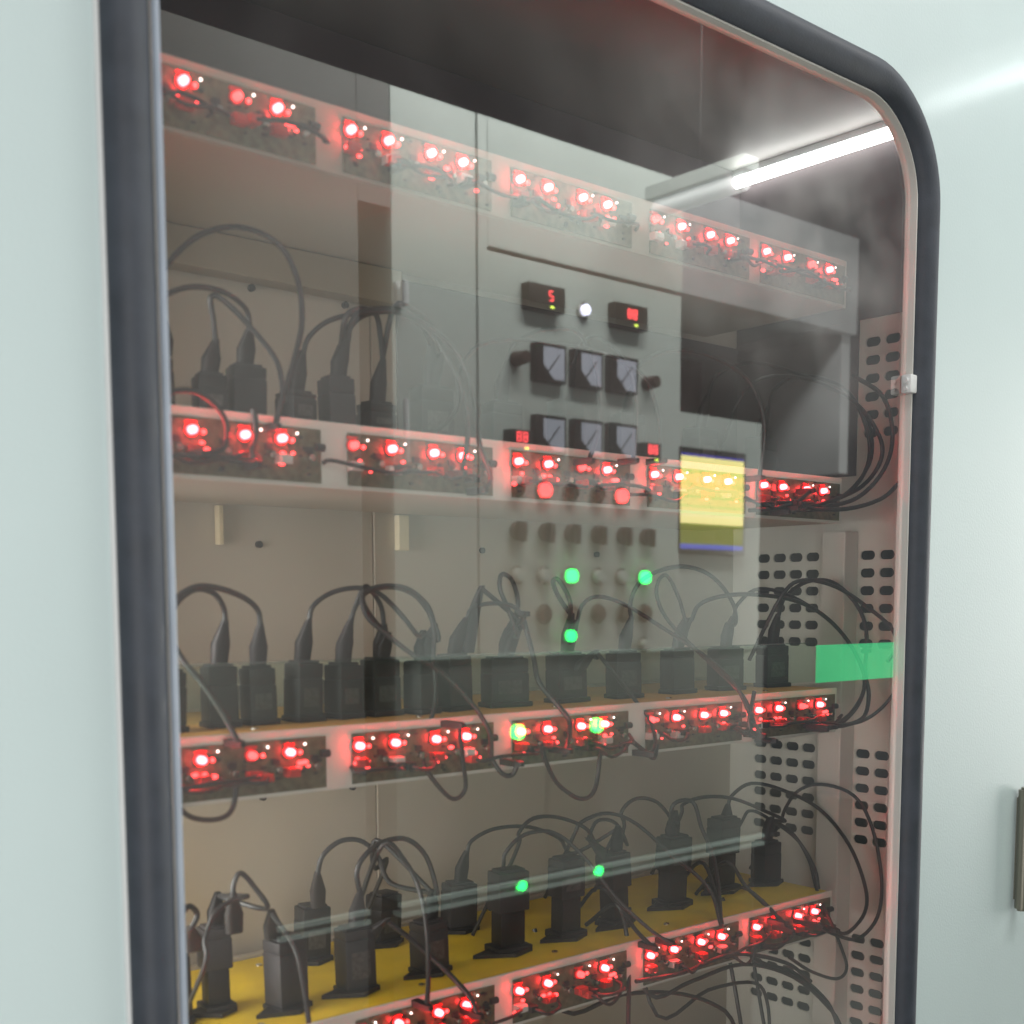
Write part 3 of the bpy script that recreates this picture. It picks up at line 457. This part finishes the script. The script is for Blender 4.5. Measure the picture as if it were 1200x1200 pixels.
# ------------------------------------------------------------------ circuit boards with red lights
LX = [.006, .049, .102, .142]
def make_board(seed):
    q = random.Random(seed); t = thing('circuit_board', 'x', 'circuit board', (0, 0, 0), 'green circuit boards with red lights along the shelf fronts')
    b = B(); b.box(0, .186, -.0016, 0, -.052, 0); b.build('board', 'pcb_green', t)
    for k, x in enumerate(LX):
        x = x + q.uniform(-.002, .002); dim = q.random() < .12
        b = B(); b.cyl((x, -.006, -.0125), (0, 1, 0), .0040, .007, 14); b.ball((x, -.0100, -.0125), .0038, (1, .9, 1), 12); b.build('led', 'led_small' if dim else 'led_red', t, True)
        b = B(); b.cyl((x, -.003, -.0125), (0, 1, 0), .0064, .0028, 14); b.cyl((x + .0115, -.003, -.0135), (0, 1, 0), .0028, .005, 10); b.box(x - .006, x + .006, -.005, -.0017, -.006, -.0035); b.build('led_collar', 'red_plastic', t, True)
        b = B(); b.ball((x + .0115, -.006, -.0135), .0024, (1, 1, 1), 8); b.build('glow_dot', 'led_small', t, True)  # small glowing dot beside each LED
        z = -.032 + q.uniform(-.003, .003)
        b = B(); b.box(x - .006, x + .0085, -.012, -.0017, z - .005, z + .004, .0008); b.box(x - .0045, x + .007, -.014, -.012, z - .0035, z + .0025)
        b.build('connector', q.choice(['red_plastic', 'red_plastic', 'clear_knob']), t)
        if q.random() < .93:
            b = B()
            for _ in range(q.randint(2, 4)): b.ball((x + q.uniform(-.008, .020), -.0065, -.031 + q.uniform(-.007, .008)), q.uniform(.0014, .0027), (1.5, 1, .9), 8)
            b.build('glow_dot', 'led_small', t, True)  # added glowing dots stand in for plastic lit red by the LEDs
        if q.random() < .7: b = B(); b.ball((x + .018, -.004, -.006), .0012, (1, 1, 1), 8); b.build('spark_light', 'led_white', t, True)
    b = B()
    for _ in range(26):
        x, z, s = q.uniform(.004, .178), q.uniform(-.049, -.002), q.uniform(.0012, .003); b.box(x, x + s * 1.8, -.0035, -.0017, z, z + s, 0)
    for x in (.030, .078, .124, .168): b.box(x, x + .008, -.004, -.0017, -.024, -.018)
    b.build('chip', 'chip', t)['kind'] = 'stuff'
    b = B()
    for x in (.036, .083, .130, .172): b.cyl((x, -.0055, -.0285), (0, 1, 0), .0033, .008, 12, bev=.0006)
    b.build('capacitor', 'metal', t, True)['kind'] = 'stuff'
    b = B(); b.cyl((.1835, -.003, -.0175), (1, 0, 0), .004, .010, 12); b.build('side_socket', 'chip', t, True)
    return t
protos = [make_board(s) for s in (3, 11, 23, 31)]
BX = [.4675, .6845, .8985, 1.116, 1.3255]; used = [0, 0, 0, 0]; n_ = 0
for s in range(5):
    for k, x in enumerate(BX):
        v = (k + 2 * s) % 4
        o = protos[v] if not used[v] else copy_tree(protos[v]); used[v] = 1
        o.location = (x, YF - .0012, ZT[s] - .0075)
        pl = ['leftmost', 'second from left', 'middle', 'fourth from left', 'rightmost'][k]
        o['label'] = f'green circuit board with red lights on the {SH[s]}, {pl}'.replace(' with the yellow top', '')

# ------------------------------------------------------------------ adapters
AD = {
 1: [(0.5311, 0.15, 0.0172, 0.0599), (0.5804, 0.15, 0.04, 0.0491), (0.6225, 0.156, 0.0475, 0.0633), (0.6776, 0.15, 0.0443, 0.0425), (0.7284, 0.15, 0.0423, 0.0631), (0.7779, 0.15, 0.0467, 0.0417), (0.852, 0.15, 0.0596, 0.0663), (0.9541, 0.15, 0.0576, 0.06), (1.0581, 0.15, 0.0572, 0.0729), (1.1675, 0.15, 0.0533, 0.0671), (1.3087, 0.15, 0.0596, 0.0626), (1.4378, 0.15, 0.0541, 0.0599)],
 2: [(0.5197, 0.13, 0.026, 0.0616), (0.5776, 0.14, 0.0425, 0.0642), (0.6215, 0.141, 0.0407, 0.0609), (0.6729, 0.14, 0.0439, 0.0646), (0.7225, 0.14, 0.0451, 0.0611), (0.7714, 0.14, 0.0494, 0.0653), (0.8189, 0.13, 0.04, 0.0602), (0.8720, 0.14, 0.0519, 0.0662), (0.9504, 0.14, 0.0717, 0.0609), (1.0515, 0.14, 0.0623, 0.0632), (1.1527, 0.14, 0.0536, 0.0627), (1.2672, 0.15, 0.0553, 0.0629), (1.3678, 0.15, 0.0634, 0.0629), (1.4742, 0.15, 0.0565, 0.0641)],
 3: [(0.5366, 0.165, 0.024, 0.0878), (0.5800, 0.1689, 0.0403, 0.0922), (0.6401, 0.1271, 0.049, 0.0784), (0.7528, 0.2659, 0.0488, 0.0684), (0.7275, 0.1289, 0.0500, 0.0735), (0.8577, 0.2717, 0.0500, 0.0652), (0.8310, 0.1333, 0.0486, 0.0623), (0.9693, 0.2594, 0.0540, 0.0645), (0.9529, 0.1376, 0.060, 0.104), (1.0526, 0.1418, 0.0531, 0.1054), (1.1442, 0.1447, 0.0573, 0.0981), (1.2762, 0.1637, 0.0600, 0.1016), (1.3997, 0.1784, 0.0600, 0.112), (1.4894, 0.1659, 0.0500, 0.0665)],
 4: [(.98, .12, .05, .08), (1.09, .14, .05, .085), (1.19, .13, .05, .085), (1.29, .14, .05, .09), (1.39, .13, .05, .085), (1.47, .15, .045, .08)]}
DEPTH = {0: .03, 1: .03, 2: .028, 3: .030, 4: .03}
TOPS = []
for s, lst in AD.items():
    order = sorted(range(len(lst)), key=lambda k: lst[k][0] / (1 + lst[k][1]))
    for k, (x, y, wd, h) in enumerate(lst):
        rank = order.index(k); D = DEPTH[s]; tall = h > .086 and s == 3 and wd > .03
        # the wide face is seen obliquely: shrink width for the depth side that shows too
        W = wd * .73
        lab = f'black charger adapter on the {SH[s]}, {nth(rank)} from the left'
        t = thing('charger_adapter', lab, 'adapter', (x, y + D / 2, ZT[s] + .0008), 'black charger adapters standing on the shelves')
        t.rotation_euler = (R.uniform(-.03, .03), R.uniform(-.035, .035), R.uniform(-.2, .2))
        z0 = .006 if not tall else h * .5
        m = 'black_plastic' if R.random() < .6 else 'charcoal_plastic'
        zs_ = z0 + (h - z0) * R.uniform(.62, .8)
        b = B(); b.box(-W / 2, W / 2, -D / 2, D / 2, z0, zs_, .0018); b.box(-W / 2 + .0012, W / 2 - .0012, -D / 2 + .0012, D / 2 - .0012, zs_ - .001, zs_ + .0014); b.box(-W / 2 + .0003, W / 2 - .0003, -D / 2 + .0003, D / 2 - .0003, zs_ + .0008, h - .003, .0018); b.build('body', m, t, True)
        if R.random() < .5:
            b = B(); b.box(-W * .32, W * .30, -D / 2 - .0004, -D / 2 + .001, z0 + .010, z0 + (zs_ - z0) * .75); b.build('rating_label', 'label_grey', t)
        b = B(); b.box(-W * .40, W * .40, -D * .36, D * .36, h - .0032, h, .0008); b.build('top_plate', 'charcoal_plastic', t, True)
        b = B(); b.box(-W * .56, W * .56, -D * .62, D * .55, 0, .0062 if not tall else .009, .0015)
        if tall: b.box(-W * .40, W * .40, -D * .4, D * .4, .009, z0 - .0005, .002)
        if s >= 3: b.loft([[(-W * 1.25, -D * .25, z_), (-W * .15, -D * 1.0, z_), (W * .45, -D * .62, z_), (W * .3, D * .3, z_), (-W * .3, D * .4, z_)] for z_ in (.0002, .0050)])
        b.build('socket', 'black_plastic', t, True)
        TOPS.append((x, y, s, ZT[s] + .0008 + h, rank))

# ------------------------------------------------------------------ cables
def plug_mesh(bx, by, bz, tx, ty, tz):
    b = B(); secs = []
    for t, a, c in ((0, .0085, .006), (.45, .0095, .0062), (.5, .0088, .0058), (.8, .0052, .0045), (1, .0030, .0030)):
        x, y, z = bx + (tx - bx) * t ** 1.6, by + (ty - by) * t ** 1.6, bz + (tz - bz) * t
        secs.append([(x + a * (abs(math.cos(q)) ** .6) * (1 if math.cos(q) > 0 else -1), y + c * (abs(math.sin(q)) ** .6) * (1 if math.sin(q) > 0 else -1), z) for q in [2 * math.pi * (j + .5) / 12 for j in range(12)]])
    b.loft(secs); return b
kc = {}
for s, lst in CABLES.items():
    names = []
    for pts in lst:
        p0 = Vector(pts[0]); near = [t for t in TOPS if t[2] == s and abs(t[0] - p0.x) < .034 and abs(t[1] - p0.y + .01) < .075 and -.004 < p0.z - t[3] < .075]
        near.sort(key=lambda t: abs(t[0] - p0.x)); names.append(near[0] if near else None)
    order = sorted(range(len(lst)), key=lambda k: lst[k][0][0] / (1 + lst[k][0][1]))
    for k, pts in enumerate(lst):
        ad = names[k]; rank = order.index(k)
        lab = f'black cable at the {SH[s]}, {nth(rank)} from the left by its upper end'
        if ad:
            sib = sum(1 for j in range(k) if names[j] is ad)
            lab = [f'black cable plugged into the {nth(ad[4])} adapter from the left on the {SH[s]}', f'second black cable rising beside the {nth(ad[4])} adapter from the left on the {SH[s]}', f'third black cable rising beside the {nth(ad[4])} adapter on the {SH[s]}'][min(sib, 2)]
            lab = lab.replace('fourth shelf with the yellow top', 'yellow fourth shelf')
        def nearest(p):
            c = [t for t in TOPS if t[2] == s and abs(t[0] - p[0]) < .05 and p[2] - t[3] > -.02]
            return min(c, key=lambda t: abs(t[0] - p[0])) if c else None
        pts = [tuple(p) for p in pts]; e_ad = None
        if pts[-1][1] > .1 and s < 4:
            e_ad = nearest(pts[-1])
            if e_ad: pts = pts + [(e_ad[0] + .004, e_ad[1] + .014, e_ad[3] + .030)]
            else: pts = pts + [(pts[-1][0] + .01, pts[-1][1] + .06, ZT[s] + .004)]
        if not ad and pts[0][1] > .075: pts = [(pts[0][0] - .006, min(.3, pts[0][1] + .05), max(ZT[s] + .004, pts[0][2] - .09))] + pts
        org = Vector(pts[0]); t = thing('cable', lab.replace('fourth shelf with the yellow top', 'yellow fourth shelf'), 'cable', org, 'black cables looping between adapters and boards')
        P = [Vector(p) - org for p in pts]
        rad = R.uniform(.0025, .0031)
        b = B(); b.tube(P, rad); b.build('cord', 'cord', t, True)
        if ad:
            b = plug_mesh(P[0].x * 1 + max(-.012, min(.012, ad[0] - org.x)), max(-.02, min(.02, ad[1] + .014 - org.y)), min(ad[3] - org.z, -.022), P[0].x, P[0].y, P[0].z + .004)
            b.build('plug', 'charcoal_plastic' if R.random() < .5 else 'black_plastic', t, True)
        if e_ad:
            q_ = P[-1]; b = plug_mesh(q_.x - .003, q_.y, q_.z - .030, q_.x, q_.y, q_.z + .004); b.build('plug', 'black_plastic', t, True)
        e = pts[-1]
        if e[1] < .07 and any(ZT[q] - .062 < e[2] < ZT[q] for q in range(5)) and e[0] < 1.5:
            b = B(); b.loft([[(P[-1].x + a * cx, P[-1].y + dy, P[-1].z + c * cz) for cx, cz in ((-1, -1), (1, -1), (1, 1), (-1, 1))] for dy, a, c in ((-.008, .0025, .0025), (.0, .0045, .0035), (.072 - e[1], .0045, .0035))])
            b.build('end_plug', 'black_plastic', t, True)
# short leads plugged into the lower half of the boards
for s in range(5):
    for k, x in enumerate(BX):
        for j in range(3):
            xx = x + LX[(j * 2 + k) % 4] + R.uniform(-.004, .010) + .004; z = ZT[s] - .041 + R.uniform(-.005, .003)
            L = R.uniform(.03, .095) * (1 if R.random() < .8 else -1)
            sag = R.uniform(-.002, .012); yo = R.uniform(.046, .056)
            P = [(0, 0, 0), (L * .08, -.010, -.002), (L * .3, yo - .066, -sag), (L * .7, yo - .062, -sag * R.uniform(.2, 1.1)), (L, yo - .055, R.uniform(-.006, .006)), (L * 1.05, .006, R.uniform(-.004, .006))]
            t = thing('short_lead', 'x', 'cable', (xx, .064, z), 'short black leads plugged into the circuit boards')
            t['label'] = f'{nth(j)} short black lead plugged into the {["leftmost", "second", "middle", "fourth", "rightmost"][k]} circuit board on the {SH[s]}'.replace('fourth shelf with the yellow top', 'yellow fourth shelf')
            b = B(); b.tube(P, .0021, 7, 4); b.build('cord', 'cord', t, True)
            b = B(); b.box(-.0058, .0058, -.004, .0125, -.004, .004, .0012); b.build('plug', 'red_plastic' if R.random() < .30 else 'black_plastic', t, True)

for (x, y, z, lab) in ((.948, .12, -.015, 'small black tie round the cables above the third shelf, in the middle'), (1.545, .05, -.072, 'small black tie round the looping cables at the right of the third shelf'),
                       (1.455, .14, -.345, 'small black tie round the cables above the right end of the yellow shelf')):
    t = thing('cable_tie', lab, 'cable tie', (x, y, z))
    b = B(); b.cyl((0, 0, 0), (.2, .1, 1), .0065, .006, 14, bev=.001); b.box(.004, .011, -.003, .003, -.003, .003, .0008); b.build('band', 'black_plastic', t, True)

# ------------------------------------------------------------------ added clear strip imitating a reflected edge, with a glowing green end
g = thing('reflection_strip', 'clear strip imitating a reflected edge above the third shelf, glowing green right end', 'reflection strip')
b = B(); b.box(.44, 1.3815, .0150, .0175, -.108, -.0565); b.build('clear_strip', 'reflection_clear', g)
b = B(); b.box(.44, 1.3815, .0148, .0177, -.0562, -.0550); b.build('top_edge', 'reflection_line', g)
b = B(); b.box(1.3820, 1.5690, .0150, .0175, -.110, -.0590); b.build('green_end', 'green_glow_film', g)
# ------------------------------------------------------------------ control cabinet across the aisle (seen in the window's reflection)
OY = -1.6
cab = thing('control_cabinet', 'pale control cabinet with meters, buttons and a lit screen, reflected in the window', 'control cabinet', (0, OY, 0))
def cpart(name, m, parent=cab, **kw):
    b = B(); return b
b = B()
b.box(1.795, 2.060, -.7, -.001, -.148, 1.25, .004); b.build('side_column', 'cabinet_paint', cab)
b = B(); b.box(1.795, 3.27, -.7, -.006, -.775, -.152, .003); b.build('lower_door', 'lower_door', cab)
b = B(); b.box(1.795, 3.27, -.7, -.03, -1.70, -.80, .003); b.build('base', 'cabinet_dark', cab)
b = B(); b.box(1.795, 3.27, -.005, .004, -.1515, -.1485); b.box(1.795, 3.27, -.005, .012, -.790, -.778); b.box(1.795, 3.27, -.029, .012, -.815, -.803); b.build('edge_trim', 'edge_trim', cab)
b = B(); b.box(2.066, 2.098, -.7, -.001, -.148, 1.25, .003); b.box(2.098, 2.85, -.7, -.001, .925, 1.25, .003); b.box(2.850, 3.27, -.7, -.03, -.148, .580, .003); b.build('frame', 'cabinet_paint', cab)
b = B(); b.box(2.8505, 3.75, -.7, -.003, .925, 1.25, .003); b.box(3.70, 3.75, -.7, -.031, .45, .924); b.build('fascia', 'fascia', cab)
b = B(); b.box(2.099, 2.848, -.7, -.004, -.148, .915, .003); b.build('control_panel', 'cabinet_paint', cab)
b = B(); b.box(2.85, 3.70, -.69, -.68, -.8, .924); b.build('recess_back', 'cabinet_dark', cab)
def front(m, name, x, z, fn, parent=cab, smooth=True):
    b = B(); fn(b, x, z); return b.build(name, m, parent, smooth)
for x, z in ((2.302, .647), (2.443, .647), (2.583, .648), (2.302, .455), (2.444, .457), (2.583, .459)):
    m = front('bezel', 'meter', x, z, lambda b, x, z: b.box(x - .056, x + .056, -.005, .022, z - .052, z + .052, .004))
    front('dial', 'dial', x, z, lambda b, x, z: b.loft([[(x + px, y, z + pz) for px, pz in ((-.030, .042), (.046, .042), (.046, -.043), (.008, -.043), (-.030, -.006))] for y in (.0215, .0235)]), m, False)
    front('bezel', 'needle', x, z, lambda b, x, z: b.loft([[(x + px, y, z + pz) for px, pz in ((-.026, -.034), (.028, .026), (.030, .024), (-.023, -.037))] for y in (.0236, .0245)]), m, False)
SEG = {'2': 'abged', '8': 'abcdefg', '5': 'afgcd', '0': 'abcdef'}
def digit(b, ch, x, z, s, yy):      # readable to someone facing the cabinet (looking towards -y, so +x is on their left)
    w_, h_, t_ = s * .5, s, s * .12
    seg = dict(a=(0, h_ / 2, 1), g=(0, 0, 1), d=(0, -h_ / 2, 1), f=(w_ / 2, h_ / 4, 0), b=(-w_ / 2, h_ / 4, 0), e=(w_ / 2, -h_ / 4, 0), c=(-w_ / 2, -h_ / 4, 0))
    for q in SEG[ch]:
        dx, dz, hor = seg[q]; a, c = (w_ / 2, t_ / 2) if hor else (t_ / 2, h_ / 4)
        b.box(x + dx - a, x + dx + a, yy, yy + .002, z + dz - c, z + dz + c)
for x, z, tx, w_, h_ in ((2.280, .816, '2', .066, .030), (2.604, .814, '88', .066, .030), (2.189, .433, '88', .038, .022), (2.694, .439, '88', .038, .022)):
    d = front('bezel', 'digital_display', x, z, lambda b, x, z: b.box(x - w_, x + w_, -.005, .030, z - h_ * 1.15, z + h_ * 1.15, .004))
    def dg(b, x, z):
        for i, ch in enumerate(tx): digit(b, ch, x + .022 * (len(tx) - 1) * (.5 - i) + (.012 if len(tx) == 1 else 0), z + .006, .024, .0305)
    front('digit_red', 'red_digits', x, z, dg, d, False)
    front('digit_yellow', 'yellow_digits', x, z, lambda b, x, z: b.box(x + .010, x + .022, .0305, .032, z - .026, z - .021), d, False)
def lampf(r): return lambda b, x, z: (b.cyl((x, .010, z), (0, 1, 0), r, .022, 20, bev=.004))
def ringf(r): return lambda b, x, z: (b.cyl((x, .002, z), (0, 1, 0), r, .010, 20, bev=.002))
def lampx(x, z, m, r=.024):
    p = front('metal', 'lamp_ring', x, z, ringf(r + .007)); front(m, 'pilot_lamp', x, z, lampf(r), p)
lampx(2.439, .811, 'lamp_white', .015)
for k, x in enumerate((2.192, 2.290, 2.392, 2.495, 2.588, 2.688)): lampx(x, .305, 'lamp_red' if k in (1, 4) else 'knob', .020)
for k, x in enumerate((2.194, 2.290, 2.390, 2.497, 2.594, 2.687)): lampx(x, .071, 'lamp_green' if k in (2, 5) else 'cabinet_paint', .019)
for x in (2.290, 2.394, 2.498, 2.602, 2.692): lampx(x, -.036, 'knob', .022)
for x, z in ((2.190, -.359), (2.490, -.360)): lampx(x, z, 'lamp_green', .021)
for x, z in ((2.202, -.792), (2.499, -.792)): lampx(x, z, 'lamp_green', .013)
for x, z in ((2.387, -.098), (2.690, -.129)): lampx(x, z, 'lamp_green' if x < 2.5 else 'cabinet_paint', .016)
for x, z in ((2.192, .647), (2.695, .640)): front('knob', 'knob', x, z, lambda b, x, z: b.cyl((x, .022, z), (0, 1, 0), .021, .050, 20, r2=.017, bev=.003))
for x in (2.194, 2.296, 2.393, 2.496, 2.600, 2.697):
    k_ = front('knob', 'selector_switch', x, .190, lambda b, x, z: (b.cyl((x, .010, z), (0, 1, 0), .026, .024, 20, bev=.003), b.box(x - .006, x + .006, .022, .040, z - .030, z + .022, .003)))
scr = front('bezel', 'screen', 3.002, .308, lambda b, x, z: b.box(x - .162, x + .162, -.030, -.004, z - .162, z + .164, .004))
front('screen', 'screen_glass', 3.002, .308, lambda b, x, z: b.box(x - .148, x + .148, -.004, -.002, z - .146, z + .145), scr, False)
b = B(); b.cyl((1.812, .030, .755), (0, 0, 1), .010, .06, 16, bev=.003); b.box(1.800, 1.824, -.002, .012, .725, .785, .002); b.build('latch', 'housing', cab, True)  # white paint on the latches stands in for a chrome glint
b = B(); b.cyl((1.812, .030, .42), (0, 0, 1), .008, .16, 16, bev=.003); b.build('latch', 'housing', cab, True)
nb = thing('storage_cabinet', 'plain dark steel cabinet opposite the window, seen only as a reflection', 'cabinet', (0, OY, 0))
b = B(); b.box(-1.4, 1.700, -.7, -.002, -1.70, 1.25, .004); b.box(1.7005, 1.794, -.7, -.003, .96, 1.25); b.build('body', 'storage_paint', nb)
b = B(); b.box(1.44, 1.700, -.001, .012, -.790, -.778); b.box(1.44, 1.700, -.001, .012, -.815, -.803); b.build('edge_trim', 'edge_trim', nb)
b = B(); b.box(.28, .29, -.001, .003, -1.6, 1.2); b.build('door_seam', 'cabinet_dark', nb)

# ------------------------------------------------------------------ hanging tube lamps in the aisle
for (y0, y1, m, lab) in ((-.62, -.14, 'aisle_tube', 'lit tube lamp above the aisle close to the chamber front'), (-1.50, -1.18, 'room_tube', 'soft lit tube lamp above the aisle beside the control cabinet')):
    t = thing('aisle_lamp', lab, 'tube lamp', (2.55 if m == 'aisle_tube' else 2.63, (y0 + y1) / 2, 1.10))
    h = (y1 - y0) / 2
    b = B(); b.cyl((0, 0, 0), (0, 1, 0), .014 if m == 'aisle_tube' else .024, 2 * h, 20, bev=.003); b.build('lamp_tube', m, t, True)
    b = B(); b.box(-.03, .03, -h - .02, h + .02, .022, .060, .004); b.build('housing', 'housing' if m == 'aisle_tube' else 'cabinet_paint', t)
    b = B(); b.cyl((0, 0, .36), (0, 0, 1), .0012, .60, 8); b.build('hanger', 'cord', t)
